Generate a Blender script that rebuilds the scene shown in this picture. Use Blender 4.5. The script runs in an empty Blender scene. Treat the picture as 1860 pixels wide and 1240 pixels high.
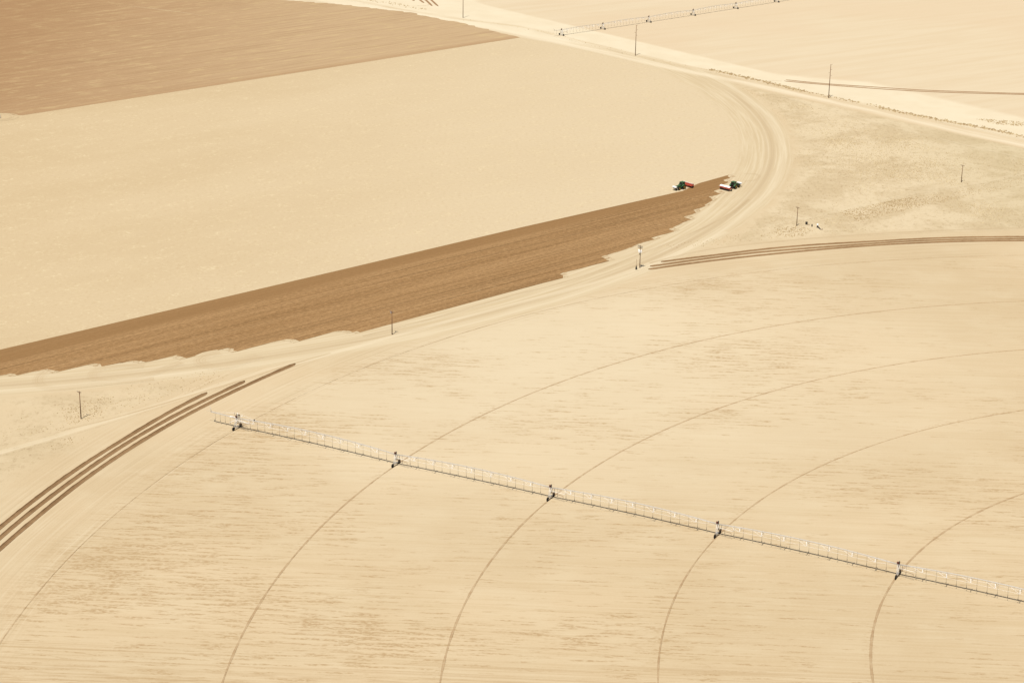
import bpy, bmesh, math, random
from mathutils import Vector, Matrix
R = math.radians
random.seed(7)
scene = bpy.context.scene

# ------------------------------------------------------------------ camera, sky, sun, exposure
CAM_H, F_PX, PITCH, ROLL = 250.0, 3580.43, 0.340956, 0.0152213
cam = bpy.data.cameras.new('camera'); cam.sensor_width = 36.0; cam.lens = 36.0 * F_PX / 1860.0
cam.clip_start = 1.0; cam.clip_end = 60000.0
camo = bpy.data.objects.new('camera', cam); scene.collection.objects.link(camo)
camo.matrix_world = Matrix.Translation((0, 0, CAM_H)) @ Matrix.Rotation(math.pi/2 - PITCH, 4, 'X') @ Matrix.Rotation(ROLL, 4, 'Z')
scene.camera = camo

SUN_EL, SUN_AZ = 66.0, 247.0            # degrees; azimuth anticlockwise from +X
world = bpy.data.worlds.new('World'); scene.world = world; world.use_nodes = True
wn = world.node_tree; bg = wn.nodes['Background']
sky = wn.nodes.new('ShaderNodeTexSky'); sky.sky_type = 'NISHITA'; sky.sun_disc = False
sky.sun_elevation = R(SUN_EL); sky.sun_rotation = R(90 - SUN_AZ)
sky.altitude = 900; sky.dust_density = 2.5
wn.links.new(sky.outputs[0], bg.inputs['Color']); bg.inputs['Strength'].default_value = 0.05
sl = bpy.data.lights.new('sun', 'SUN'); sl.energy = 5.0; sl.angle = R(0.53); sl.color = (1.0, 0.95, 0.868)
so = bpy.data.objects.new('sun', sl); scene.collection.objects.link(so)
sd = Vector((math.cos(R(SUN_EL))*math.cos(R(SUN_AZ)), math.cos(R(SUN_EL))*math.sin(R(SUN_AZ)), math.sin(R(SUN_EL))))
so.rotation_euler = sd.to_track_quat('Z', 'Y').to_euler(); so.location = (0, 0, 400)
vs = scene.view_settings
vs.view_transform = 'Standard'; vs.look = 'None'; vs.gamma = 1.0; vs.use_curve_mapping = False; vs.exposure = 0.26
scene.cycles.max_bounces = 6; scene.cycles.volume_bounces = 1

# ------------------------------------------------------------------ survey helpers
def at(px, py):
    """a spot read off the photograph (1860 x 1240) put onto the flat ground"""
    x, y = px - 930.0, 620.0 - py
    c, s = math.cos(ROLL), math.sin(ROLL)
    x, y = c*x - s*y, s*x + c*y
    dy = F_PX*math.cos(PITCH) + y*math.sin(PITCH); dz = -F_PX*math.sin(PITCH) + y*math.cos(PITCH)
    t = -CAM_H/dz
    return Vector((x*t, dy*t, 0.0))
NEAR_C = Vector((260.825, 434.228, 0))          # centre of the near irrigated circle
LEFT_C = Vector((-283.5, 1058.3, 0))            # centre of the left circle
TRACK_R = (395.2, 333.14, 277.98, 222.47, 167.45)
ROW_A = R(42.4)                                 # ploughing direction
NROW_A = R(-3.0)                                # crop rows in the near circle

# ------------------------------------------------------------------ objects helpers
col = scene.collection
def obj(name, me, mat=None, parent=None, label=None, cat=None, group=None, kind=None):
    o = bpy.data.objects.new(name, me); col.objects.link(o)
    if mat is not None and me is not None:
        for m in (mat if isinstance(mat, (list, tuple)) else [mat]): me.materials.append(m)
    if parent: o.parent = parent
    for k, v in (('label', label), ('category', cat), ('group', group), ('kind', kind)):
        if v: o[k] = v
    return o
def empty(name, loc, rz=0, label=None, cat=None, group=None):
    o = bpy.data.objects.new(name, None); col.objects.link(o); o.location = loc; o.rotation_euler = (0, 0, rz)
    o.empty_display_size = 1.0
    for k, v in (('label', label), ('category', cat), ('group', group)):
        if v: o[k] = v
    return o
class MB:
    """collects shapes into one mesh"""
    def __init__(s): s.v, s.f, s.m, s.sm = [], [], [], []
    def add(s, vs, fs, mi=0, smooth=False):
        b = len(s.v); s.v += [tuple(v) for v in vs]; s.f += [tuple(i+b for i in f) for f in fs]
        s.m += [mi]*len(fs); s.sm += [smooth]*len(fs); return s
    def box(s, c, d, rot=None, mi=0, bev=0.0):
        bm = bmesh.new(); bmesh.ops.create_cube(bm, size=1.0)
        for v in bm.verts: v.co = Vector((v.co.x*d[0], v.co.y*d[1], v.co.z*d[2]))
        if bev: bmesh.ops.bevel(bm, geom=bm.edges[:], offset=bev, segments=2, affect='EDGES')
        M = Matrix.Translation(c) @ (rot.to_4x4() if rot else Matrix.Identity(4))
        bm.verts.index_update()
        s.add([M @ v.co for v in bm.verts], [[v.index for v in f.verts] for f in bm.faces], mi); bm.free(); return s
    def prism(s, pts, y0, y1, mi=0):
        """outline in x,z extruded along y"""
        n = len(pts)
        vs = [(p[0], y0, p[1]) for p in pts] + [(p[0], y1, p[1]) for p in pts]
        fs = [tuple(range(n))[::-1], tuple(range(n, 2*n))] + [(i, (i+1) % n, n+(i+1) % n, n+i) for i in range(n)]
        return s.add(vs, [f[::-1] for f in fs], mi)
    def tube(s, pts, r, n=6, mi=0, r1=None):
        pts = [Vector(p) for p in pts]; k = len(pts); vs = []
        for i, p in enumerate(pts):
            t = (pts[min(i+1, k-1)] - pts[max(i-1, 0)]).normalized()
            a = Vector((0, 0, 1)) if abs(t.z) < .9 else Vector((1, 0, 0))
            u = t.cross(a).normalized(); w = t.cross(u)
            rr = r if r1 is None else r + (r1-r)*i/max(k-1, 1)
            for j in range(n):
                q = 2*math.pi*j/n; vs.append(p + u*math.cos(q)*rr + w*math.sin(q)*rr)
        fs = []
        for i in range(k-1):
            for j in range(n): fs.append((i*n+j, i*n+(j+1) % n, (i+1)*n+(j+1) % n, (i+1)*n+j))
        fs.append(tuple(range(n))[::-1]); fs.append(tuple(range((k-1)*n, k*n)))
        return s.add(vs, fs, mi, True)
    def lathe(s, prof, c, axis='Z', n=20, mi=0):
        """profile of (radius, height) spun about an axis through c"""
        vs = []; k = len(prof)
        for (r, h) in prof:
            for j in range(n):
                q = 2*math.pi*j/n; a, b = r*math.cos(q), r*math.sin(q)
                p = {'Z': (a, b, h), 'X': (h, a, b), 'Y': (b, h, a)}[axis]; vs.append(Vector(c) + Vector(p))
        fs = [(i*n+j, i*n+(j+1) % n, (i+1)*n+(j+1) % n, (i+1)*n+j) for i in range(k-1) for j in range(n)]
        fs.append(tuple(range(n))[::-1]); fs.append(tuple(range((k-1)*n, k*n)))
        return s.add(vs, fs, mi, False)
    def mesh(s, name):
        me = bpy.data.meshes.new(name); me.from_pydata(s.v, [], s.f)
        me.polygons.foreach_set('material_index', s.m); me.polygons.foreach_set('use_smooth', s.sm)
        me.update(); return me

# ------------------------------------------------------------------ node helpers
class NT:
    def __init__(s, tree): s.t = tree
    def n(s, typ, **kw):
        x = s.t.nodes.new(typ)
        for k, v in kw.items(): setattr(x, k, v)
        return x
    def put(s, sock, v):
        if isinstance(v, bpy.types.NodeSocket): s.t.links.new(v, sock)
        elif v is not None:
            if sock.type == 'RGBA' and len(v) == 3: v = (*v, 1)
            sock.default_value = v
    def m(s, op, a, b=None, c=None, clamp=False):
        x = s.n('ShaderNodeMath', operation=op, use_clamp=clamp)
        for i, v in enumerate((a, b, c)):
            if v is not None: s.put(x.inputs[i], v)
        return x.outputs[0]
    def step(s, x, lo, hi, a=0.0, b=1.0):
        q = s.n('ShaderNodeMapRange', interpolation_type='SMOOTHSTEP')
        for i, v in enumerate((x, lo, hi, a, b)): s.put(q.inputs[i], v)
        return q.outputs[0]
    def mix(s, f, a, b, mode='MIX'):
        x = s.n('ShaderNodeMix', data_type='RGBA', blend_type=mode, clamp_factor=True)
        s.put(x.inputs['Factor'], f); s.put(x.inputs[6], a); s.put(x.inputs[7], b); return x.outputs[2]
    def vec(s, x, y, z=0.0):
        q = s.n('ShaderNodeCombineXYZ')
        for i, v in enumerate((x, y, z)): s.put(q.inputs[i], v)
        return q.outputs[0]
    def noise(s, v, scale=1.0, detail=2.0, rough=0.5, dist=0.0):
        q = s.n('ShaderNodeTexNoise'); s.put(q.inputs['Vector'], v); q.inputs['Scale'].default_value = scale
        q.inputs['Detail'].default_value = detail; q.inputs['Roughness'].default_value = rough; q.inputs['Distortion'].default_value = dist
        return q.outputs['Fac']
    def pos(s):
        g = s.n('ShaderNodeNewGeometry'); x = s.n('ShaderNodeSeparateXYZ'); s.t.links.new(g.outputs['Position'], x.inputs[0])
        return g.outputs['Position'], x.outputs[0], x.outputs[1]
    def uv_along(s, X, Y, ang, off=(0, 0)):
        """rotated ground coordinates: along and across a direction, in metres"""
        c, si = math.cos(ang), math.sin(ang)
        x = s.m('SUBTRACT', X, off[0]); y = s.m('SUBTRACT', Y, off[1])
        a = s.m('ADD', s.m('MULTIPLY', x, c), s.m('MULTIPLY', y, si))
        b = s.m('SUBTRACT', s.m('MULTIPLY', y, c), s.m('MULTIPLY', x, si))
        return a, b
    def scaled(s, a, b, sa, sb): return s.vec(s.m('MULTIPLY', a, sa), s.m('MULTIPLY', b, sb))
    def polar(s, X, Y, c):
        x = s.m('SUBTRACT', X, c[0]); y = s.m('SUBTRACT', Y, c[1])
        r = s.m('SQRT', s.m('ADD', s.m('MULTIPLY', x, x), s.m('MULTIPLY', y, y)))
        return r, s.m('ARCTAN2', y, x)

# palette (base colours)
SAND_A, SAND_B = (0.415, 0.322, 0.198), (0.455, 0.357, 0.226)
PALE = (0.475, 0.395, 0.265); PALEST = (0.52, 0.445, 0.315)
TILL = (0.405, 0.310, 0.184); TILL_HI = (0.45, 0.355, 0.215)
STREAK = (0.300, 0.200, 0.098)
TAN = (0.335, 0.255, 0.150)
FARF = (0.465, 0.372, 0.246)
ROADLINE = [at(*p) for p in ((300,-30),(520,0),(700,17),(853,42),(940,62.5),(1030,80),(1120,100),(1240,128),(1330,146),(1423,166),(1510,185),(1607,207),(1740,237),(1860,263),(2050,308))]

def land_group():
    g = bpy.data.node_groups.new('land_colour', 'ShaderNodeTree')
    g.interface.new_socket('Color', in_out='OUTPUT', socket_type='NodeSocketColor')
    g.interface.new_socket('Height', in_out='OUTPUT', socket_type='NodeSocketFloat')
    k = NT(g); P, X, Y = k.pos()
    out = k.n('NodeGroupOutput')
    big = k.noise(P, 0.008, 3, .55); mid = k.noise(P, 0.05, 3, .6); fine = k.noise(P, 1.3, 2, .7)
    base = k.mix(k.step(big, .35, .65), SAND_A, SAND_B)
    base = k.mix(k.m('MULTIPLY', k.step(mid, .4, .7), .35), base, PALE)
    # ---- near circle
    r, th = k.polar(X, Y, NEAR_C)
    a, b = k.uv_along(X, Y, NROW_A)
    near_in = k.step(r, 412, 388)
    s1 = k.noise(k.scaled(a, b, .085, .74), 1.0, 4, .64)
    s2 = k.noise(k.scaled(a, b, .7, 1.3), 1.0, 2, .6)
    s3 = k.noise(k.scaled(a, b, .012, .22), 1.0, 3, .6)
    patch = k.noise(k.scaled(a, b, .011, .02), 1.0, 3, .55)
    lowleft = k.m('MULTIPLY', k.step(k.m('ADD', X, k.m('MULTIPLY', Y, .55)), 330, 170), .055)
    lvl = k.m('ADD', s1, k.m('ADD', k.m('MULTIPLY', k.m('SUBTRACT', patch, .5), .48), lowleft))
    dark = k.m('MULTIPLY', k.step(lvl, .55, .66), k.step(s2, .36, .60, .15, 1.0))
    # residue collects beside the wheel ruts
    for rr in TRACK_R[1:]:
        d = k.m('ABSOLUTE', k.m('SUBTRACT', r, rr + .6))
        bit = k.m('MULTIPLY', k.step(d, 2.4, .6), k.m('MULTIPLY', k.step(s2, .5, .68), k.step(mid, .46, .62)))
        dark = k.m('MAXIMUM', dark, k.m('MULTIPLY', bit, .75))
    bl = at(620, 1200); b_l = bl.y*math.cos(NROW_A) - bl.x*math.sin(NROW_A)
    s5 = k.noise(k.scaled(a, b, .006, .85), 1.0, 3, .6)
    band = k.m('MULTIPLY', k.step(k.m('ABSOLUTE', k.m('SUBTRACT', b, b_l - 1)), 7, 3), k.step(s5, .48, .60))
    foot = k.m('MULTIPLY', k.m('MULTIPLY', k.step(b, b_l - 2, b_l - 9), k.step(a, 150, 20)), k.m('MULTIPLY', k.step(s5, .40, .60), k.step(s1, .35, .6)))
    dark = k.m('MAXIMUM', dark, k.m('MAXIMUM', k.m('MULTIPLY', band, .6), k.m('MULTIPLY', foot, .75)))
    soft = k.step(s3, .45, .7)
    rows = k.noise(k.scaled(a, b, .02, 1.1), 1.0, 2, .7)
    nearc = k.mix(k.m('MULTIPLY', soft, .5), base, TILL)
    nearc = k.mix(k.m('MULTIPLY', k.step(rows, .5, .75), .30), nearc, PALE)
    nearc = k.mix(k.m('MULTIPLY', k.step(rows, .5, .28), .22), nearc, STREAK)
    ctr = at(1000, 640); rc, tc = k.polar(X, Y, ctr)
    nearc = k.mix(k.m('MULTIPLY', k.step(k.m('ADD', rc, k.m('MULTIPLY', patch, 120)), 270, 60), .60), nearc, PALEST)  # paler middle: brightness fall-off of the lens painted into the soil colour
    nearc = k.mix(k.m('MULTIPLY', dark, .76), nearc, STREAK)
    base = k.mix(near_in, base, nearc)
    # smooth worked margin outside the wheel track, with faint concentric implement lines
    cl = k.noise(k.scaled(th, r, 6.0, .9), 1.0, 2, .7)
    marg = k.m('MULTIPLY', k.step(r, 384, 398), k.step(r, 442, 428))
    base = k.mix(k.m('MULTIPLY', marg, k.step(cl, .48, .8, 0, .5)), base, TAN)
    base = k.mix(k.m('MULTIPLY', marg, k.step(cl, .5, .25, 0, .35)), base, PALEST)
    # ---- left circle: stubble worked fine, then a smooth pale headland with tractor lines
    r2, t2 = k.polar(X, Y, LEFT_C)
    a2, b2 = k.uv_along(X, Y, ROW_A)
    fleck = k.noise(P, .55, 3, .75); fl2 = k.noise(k.scaled(a2, b2, .09, .15), 1.0, 4, .65)
    tone = k.noise(k.scaled(a2, b2, .006, .012), 1.0, 3, .55)
    leftc = k.mix(k.step(tone, .35, .7), TILL, (0.43, 0.335, 0.205))
    leftc = k.mix(k.m('MULTIPLY', k.step(k.m('ADD', X, k.m('MULTIPLY', tone, 160)), -230, 210), .95), leftc, (0.463, 0.378, 0.252))  # paler towards +X: lens fall-off and distance haze painted into the field colour
    leftc = k.mix(k.m('MULTIPLY', k.step(fl2, .42, .72), .25), leftc, TILL_HI)
    leftc = k.mix(k.m('MULTIPLY', k.step(k.m('ADD', fleck, k.m('MULTIPLY', k.m('SUBTRACT', fl2, .5), .6)), .56, .74), .50), leftc, (0.54, 0.46, 0.30))
    leftc = k.mix(k.m('MULTIPLY', k.step(fleck, .48, .28), .30), leftc, STREAK)
    edge = k.noise(k.vec(k.m('MULTIPLY', t2, 60), 0), 1.0, 3, .6)
    r2e = k.m('ADD', r2, k.m('MULTIPLY', k.m('SUBTRACT', edge, .5), 9))
    hl = k.noise(k.scaled(t2, r2, 8.0, .75), 1.0, 3, .65)
    head = k.mix(k.step(hl, .4, .65), (0.425, 0.338, 0.212), PALE)
    head = k.mix(k.m('MULTIPLY', k.step(hl, .46, .30), .17), head, TAN)
    for rr, w, st in ((421.6, 1.3, .50), (418.6, .8, .28), (424.4, .6, .2)):
        d = k.m('ABSOLUTE', k.m('SUBTRACT', r2, rr))
        head = k.mix(k.m('MULTIPLY', k.step(d, w*1.6, w*.3), k.m('MULTIPLY', k.step(t2, R(19), R(9)), k.m('MULTIPLY', k.step(hl, .3, .6), st))), head, (0.30, 0.21, 0.115))
    out_e = k.m('ADD', r2, k.m('MULTIPLY', k.m('SUBTRACT', mid, .5), 7))
    head = k.mix(k.m('MULTIPLY', k.step(k.m('ABSOLUTE', k.m('SUBTRACT', r2, 427)), 3.5, .5), .35), head, PALEST)
    ring = k.step(out_e, 434, 429)
    base = k.mix(ring, base, head)
    base = k.mix(k.step(r2e, 409, 400), base, leftc)
    # ---- rough grass corner between the circles
    rl = ROADLINE; p, q = rl[8], rl[13]
    nx, ny = -(q.y-p.y), (q.x-p.x); L = math.hypot(nx, ny); nx /= L; ny /= L      # towards the far side
    sdist = k.m('SUBTRACT', k.m('ADD', k.m('MULTIPLY', X, nx), k.m('MULTIPLY', Y, ny)), p.x*nx + p.y*ny)
    p5, q5 = rl[1], rl[6]; ux, uy = -(q5.y-p5.y), (q5.x-p5.x); L5 = math.hypot(ux, uy); ux /= L5; uy /= L5
    sd2 = k.m('SUBTRACT', k.m('ADD', k.m('MULTIPLY', X, ux), k.m('MULTIPLY', Y, uy)), p5.x*ux + p5.y*uy)
    corner = k.m('MULTIPLY', k.step(out_e, 430, 440), k.m('MULTIPLY', k.step(k.m('ADD', r, k.m('MULTIPLY', k.m('SUBTRACT', mid, .5), 10)), 430, 442), k.step(sdist, -6, -10)))
    g1 = k.noise(P, .030, 5, .70, .5); g2 = k.noise(k.scaled(X, Y, .35, .22), 1.0, 3, .7); g3 = k.noise(P, .7, 3, .8); g4 = k.noise(k.scaled(X, Y, .55, .35), 1.0, 3, .75)
    scrub = k.mix(k.step(g1, .40, .62), (0.480, 0.395, 0.262), (0.405, 0.320, 0.198))
    scrub = k.mix(k.m('MULTIPLY', k.step(g2, .5, .75), .55), scrub, (0.285, 0.215, 0.122))
    scrub = k.mix(k.m('MULTIPLY', k.step(g3, .55, .8), .5), scrub, (0.48, 0.40, 0.255))
    scrub = k.mix(k.m('MULTIPLY', k.step(g4, .54, .68), k.m('MULTIPLY', k.step(g1, .36, .6, .2, 1), .65)), scrub, (0.26, 0.178, 0.098))
    scrub = k.mix(k.m('MULTIPLY', k.step(X, 175, 300), .30), scrub, (0.315, 0.275, 0.15))
    base = k.mix(k.m('MULTIPLY', corner, k.step(k.m('ADD', g1, k.m('MULTIPLY', k.step(X, 60, 180), .25)), .36, .62, .25, .95)), base, scrub)
    # ---- beyond the road
    beyond = k.m('MAXIMUM', k.step(sdist, 4, 14), k.step(sd2, 8, 16))
    fa, fb = k.uv_along(X, Y, R(33))
    f1 = k.noise(k.scaled(fa, fb, .012, .11), 1.0, 3, .6); f2 = k.noise(P, .006, 2, .5)
    farc = k.mix(k.step(f1, .32, .74, .2, .8), (0.50, 0.42, 0.295), FARF)
    farc = k.mix(k.m('MULTIPLY', k.step(f2, .42, .62), .5), farc, (0.475, 0.372, 0.248))
    base = k.mix(beyond, base, k.mix(k.step(mid, .3, .7), PALEST, (0.545, 0.475, 0.345)))
    e0, e1 = at(1092, 60), at(1373, 127)
    mx, my = -(e1.y-e0.y), (e1.x-e0.x); L2 = math.hypot(mx, my); mx /= L2; my /= L2
    ed = k.m('SUBTRACT', k.m('ADD', k.m('MULTIPLY', X, mx), k.m('MULTIPLY', Y, my)), e0.x*mx + e0.y*my)
    fr, ft = k.polar(X, Y, (302.8, 1514.17))
    ed2 = k.m('MAXIMUM', k.m('SUBTRACT', 340, fr), k.m('SUBTRACT', ed, 30))
    infar = k.m('MULTIPLY', k.step(ed2, -3, 6), k.step(ed, -2, 3))
    base = k.mix(infar, base, farc)
    # fine grain everywhere
    base = k.mix(k.m('MULTIPLY', k.step(fine, .35, .75), .10), base, (0.56, 0.47, 0.32))
    g.links.new(base, out.inputs[0])
    h = k.m('ADD', k.m('MULTIPLY', fine, .05), k.m('MULTIPLY', mid, .25)); g.links.new(h, out.inputs[1])
    return g
LAND = land_group()

def new_mat(name):
    m = bpy.data.materials.new(name); m.use_nodes = True
    k = NT(m.node_tree); b = m.node_tree.nodes['Principled BSDF']
    b.inputs['Roughness'].default_value = .95; b.inputs['Specular IOR Level'].default_value = .05
    return m, k, b
def land(k):
    g = k.n('ShaderNodeGroup'); g.node_tree = LAND; return g.outputs[0], g.outputs[1]
def bump(k, b, h, dist=1.0, strength=.3):
    q = k.n('ShaderNodeBump'); q.inputs['Distance'].default_value = dist; q.inputs['Strength'].default_value = strength
    k.put(q.inputs['Height'], h); k.t.links.new(q.outputs[0], b.inputs['Normal'])
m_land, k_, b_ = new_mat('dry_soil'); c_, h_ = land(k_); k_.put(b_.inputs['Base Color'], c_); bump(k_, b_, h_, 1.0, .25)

def strip_mat(name, colr, colr2, alpha, na=(.05, 1.5), thr=(.3, .6), edge=(.15, .8), over=None):
    """a track whose sides fade into the soil it runs over"""
    m, k, b = new_mat(name); lc, lh = land(k)
    if over is not None: lc = over(k)
    u = k.n('ShaderNodeUVMap'); u.uv_map = 'UVMap'; s = k.n('ShaderNodeSeparateXYZ'); k.t.links.new(u.outputs[0], s.inputs[0])
    U, V = s.outputs[0], s.outputs[1]
    n1 = k.noise(k.scaled(U, V, na[0], na[1]), 1.0, 3, .65); P, X, Y = k.pos(); n2 = k.noise(P, .6, 3, .7)
    av = k.m('ADD', k.m('ABSOLUTE', V), k.m('MULTIPLY', k.m('SUBTRACT', n2, .5), .5))
    al = k.m('MULTIPLY', k.step(av, edge[1], edge[0]), k.step(n1, thr[0], thr[1], .25, 1.0))
    cc = k.mix(n2, colr, colr2)
    k.put(b.inputs['Base Color'], k.mix(k.m('MULTIPLY', al, alpha), lc, cc)); return m

def plow_mat(name, dark, light, edge_line=None, flecks=0.3, far=False):
    m, k, b = new_mat(name); P, X, Y = k.pos(); a, q = k.uv_along(X, Y, ROW_A)
    n1 = k.noise(k.scaled(a, q, .004, .12), 1.0, 3, .6)
    n2 = k.noise(k.scaled(a, q, .012, .55), 1.0, 3, .65)
    n3 = k.noise(k.scaled(a, q, .25, 1.1), 1.0, 3, .7); n4 = k.noise(P, .8, 2, .7)
    ln = k.noise(k.scaled(a, q, .0016, .62), 1.0, 2, .5)
    line = k.step(k.m('ABSOLUTE', k.m('SUBTRACT', ln, .5)), .030, .008)
    ln2 = k.noise(k.scaled(a, k.m('ADD', q, 371), .006, .40), 1.0, 1, .5)
    pale = k.m('MULTIPLY', k.step(k.m('ABSOLUTE', k.m('SUBTRACT', ln2, .5)), .012, .003), k.step(n3, .5, .7))
    c = k.mix(k.step(k.m('ADD', k.m('MULTIPLY', n1, .6), k.m('MULTIPLY', n2, .4)), .36, .64), dark, light)
    c = k.mix(k.m('MULTIPLY', k.step(n3, .4, .7), .35), c, tuple(v*1.18 for v in light))
    c = k.mix(k.m('MULTIPLY', line, .62), c, tuple(v*.55 for v in dark))
    c = k.mix(k.m('MULTIPLY', pale, .40), c, (0.40, 0.30, 0.17))
    n5 = k.noise(k.scaled(a, q, .45, 1.7), 1.0, 3, .75)
    n6 = k.noise(P, .7, 3, .8)
    c = k.mix(k.step(n6, .5, .7, 0, .30), c, tuple(v*.72 for v in dark)); c = k.mix(k.step(n6, .5, .3, 0, .30), c, tuple(v*1.28 for v in light))
    c = k.mix(k.step(n5, .5, .68, 0, .60), c, tuple(v*.70 for v in dark)); c = k.mix(k.step(n5, .48, .32, 0, .55), c, tuple(v*1.3 for v in light))
    if edge_line is not None:
        d = k.m('SUBTRACT', edge_line, q)
        c = k.mix(k.step(d, 14, 7, 0, .75), c, dark)
    if far:
        c = k.mix(k.step(k.m('ADD', X, k.m('MULTIPLY', n1, 120)), -280, -20, 0, .75), c, (0.39, 0.285, 0.168))
        f1 = k.noise(k.scaled(a, q, .06, .16), 1.0, 3, .7)
        c = k.mix(k.m('MULTIPLY', k.step(f1, .5, .68), .48), c, (0.42, 0.315, 0.165)); c = k.mix(k.m('MULTIPLY', k.step(n2, .52, .36), .45), c, tuple(v*.80 for v in dark))
        f2 = k.noise(P, .004, 2, .5)
        c = k.mix(k.step(k.m('ADD', X, k.m('MULTIPLY', f2, 60)), -220, -330, 0, .40), c, (0.235, 0.134, 0.062))
        c = k.mix(k.step(k.m('SUBTRACT', q, edge_line), 10, 2, 0, .5), c, dark)
    c = k.mix(k.m('MULTIPLY', k.step(n4, .55, .8), flecks), c, tuple(v*1.5 for v in light))
    k.put(b.inputs['Base Color'], c); bump(k, b, k.m('ADD', n2, n3), .35, .35); return m

def plain(name, colr, rough=.5, metal=0.0, var=.25, scale=3.0, spec=.5):
    m, k, b = new_mat(name); g = k.n('ShaderNodeTexCoord')
    n = k.noise(g.outputs['Object'], scale, 3, .6)
    dust = tuple(c*(1-.5) + d*.5 for c, d in zip(colr, (0.40, 0.31, 0.19)))
    k.put(b.inputs['Base Color'], k.mix(k.m('MULTIPLY', k.step(n, .45, .75), var), colr, dust))
    b.inputs['Roughness'].default_value = rough; b.inputs['Metallic'].default_value = metal; b.inputs['Specular IOR Level'].default_value = spec
    return m
M_galv = plain('galvanised_steel', (0.62, 0.62, 0.61), .45, .35, .2, 2)
M_pipe = plain('dull_galvanised_pipe', (0.43, 0.39, 0.33), .6, .05, .2, 1)
M_white = plain('white_paint', (0.82, 0.81, 0.79), .4, 0, .12, 2)
M_rub = plain('black_rubber', (0.012, 0.011, 0.011), .85, 0, .10, 4, .2)
M_hose = plain('dark_hose', (0.022, 0.02, 0.02), .7, 0, .1, 4, .2)
M_dark = plain('dark_metal', (0.025, 0.022, 0.022), .5, .3, .15, 4)
M_rust = plain('red_brown_box', (0.10, 0.025, 0.018), .6, 0, .2, 4)
M_green = plain('green_paint', (0.036, 0.100, 0.036), .4, 0, .16, 1.5)
M_yellow = plain('yellow_paint', (0.75, 0.50, 0.07), .4, 0, .25, 3)
M_red = plain('red_paint', (0.44, 0.080, 0.048), .4, 0, .22, 1.5)
M_glass = plain('tinted_glass', (0.015, 0.02, 0.02), .08, 0, .05, 2, .6)
M_wood = plain('weathered_pole_wood', (0.16, 0.086, 0.047), .85, 0, .45, 1.2, .1)
M_grey = plain('grey_paint', (0.33, 0.33, 0.35), .5, .2, .15, 3)
M_concrete = plain('concrete', (0.5, 0.45, 0.37), .9, 0, .3, 2, .1)

# ------------------------------------------------------------------ the ground
def sheet(name, pts, z, mat, label=None, kind='structure'):
    bm = bmesh.new(); vs = [bm.verts.new((p[0], p[1], z)) for p in pts]
    f = bm.faces.new(vs); f.normal_update()
    if f.normal.z < 0: f.normal_flip()
    bmesh.ops.triangulate(bm, faces=[f]); me = bpy.data.meshes.new(name); bm.to_mesh(me); bm.free()
    return obj(name, me, mat, kind=kind)
G_ = 14000
sheet('ground', [(-G_, -G_ + 3000), (G_, -G_ + 3000), (G_, G_ + 3000), (-G_, G_ + 3000)], 0, m_land)

def arc(c, r, a0, a1, n): return [Vector((c[0] + r*math.cos(a0 + (a1-a0)*i/n), c[1] + r*math.sin(a0 + (a1-a0)*i/n), 0)) for i in range(n+1)]
def smooth(pts, step=6.0):
    """Catmull-Rom through the points"""
    o = []; P = [Vector((p[0], p[1], 0)) for p in pts]
    for i in range(len(P)-1):
        p0, p1, p2, p3 = P[max(i-1, 0)], P[i], P[i+1], P[min(i+2, len(P)-1)]
        n = max(1, int((p2-p1).length/step))
        for j in range(n):
            t = j/n; o.append(.5*((2*p1) + (p2-p0)*t + (2*p0-5*p1+4*p2-p3)*t*t + (3*p1-p0-3*p2+p3)*t**3))
    o.append(P[-1]); return o
def strip(name, pts, width, z, mat, profile=((-1, 0), (0, 0), (1, 0)), wob=0.0, taper=0, kind='structure', hj=0.0):
    """a band along a line; profile gives (side, height) across it"""
    rnd = random.Random(len(pts)*13 + int(width*100)); n = len(pts); k = len(profile)
    vs, uv, fs = [], [], []; L = 0; w0 = 0; hjv = 0
    for i, p in enumerate(pts):
        t = (pts[min(i+1, n-1)] - pts[max(i-1, 0)]).normalized(); nn = Vector((-t.y, t.x, 0))
        if i: L += (p - pts[i-1]).length
        w0 = w0*.8 + rnd.uniform(-1, 1)*wob*.4; hjv = hjv*.5 + rnd.uniform(-1, 1)*hj
        w = width*.5*(1 + w0/max(width, .1))
        if taper: w *= min(1, (min(i, n-1-i)+.25)/taper)
        for (s, h) in profile:
            vs.append((p.x + nn.x*s*w, p.y + nn.y*s*w, z + max(0, h*(1+hjv)))); uv.append((L, s))
    for i in range(n-1):
        for j in range(k-1): fs.append((i*k+j, i*k+j+1, (i+1)*k+j+1, (i+1)*k+j))
    me = bpy.data.meshes.new(name); me.from_pydata(vs, [], [f[::-1] for f in fs]); ul = me.uv_layers.new(name='UVMap')
    for lp in me.loops: ul.data[lp.index].uv = uv[lp.vertex_index]
    me.update(); return obj(name, me, mat, kind=kind)

# left circle's worked field, cut off by the road
def ray_road(ang):
    d = Vector((math.cos(ang), math.sin(ang), 0)); best = 1e9
    for p, q in zip(ROADLINE[:-1], ROADLINE[1:]):
        e = q-p; den = d.x*e.y - d.y*e.x
        if abs(den) < 1e-9: continue
        w = p-LEFT_C; t = (w.x*e.y - w.y*e.x)/den; s = (w.x*d.y - w.y*d.x)/den
        if t > 0 and 0 <= s <= 1: best = min(best, t)
    return best
lp = []
for i in range(240):
    a = 2*math.pi*i/240; r = min(404.5, ray_road(a) - 5); lp.append(LEFT_C + Vector((math.cos(a)*r, math.sin(a)*r, 0)))
sheet('left_field', lp, .012, m_land)
ring_o = [LEFT_C + Vector((math.cos(2*math.pi*i/240), math.sin(2*math.pi*i/240), 0))*(min(430, ray_road(2*math.pi*i/240) - 4)) for i in range(240)]
sheet('headland', ring_o, .006, m_land)
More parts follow.
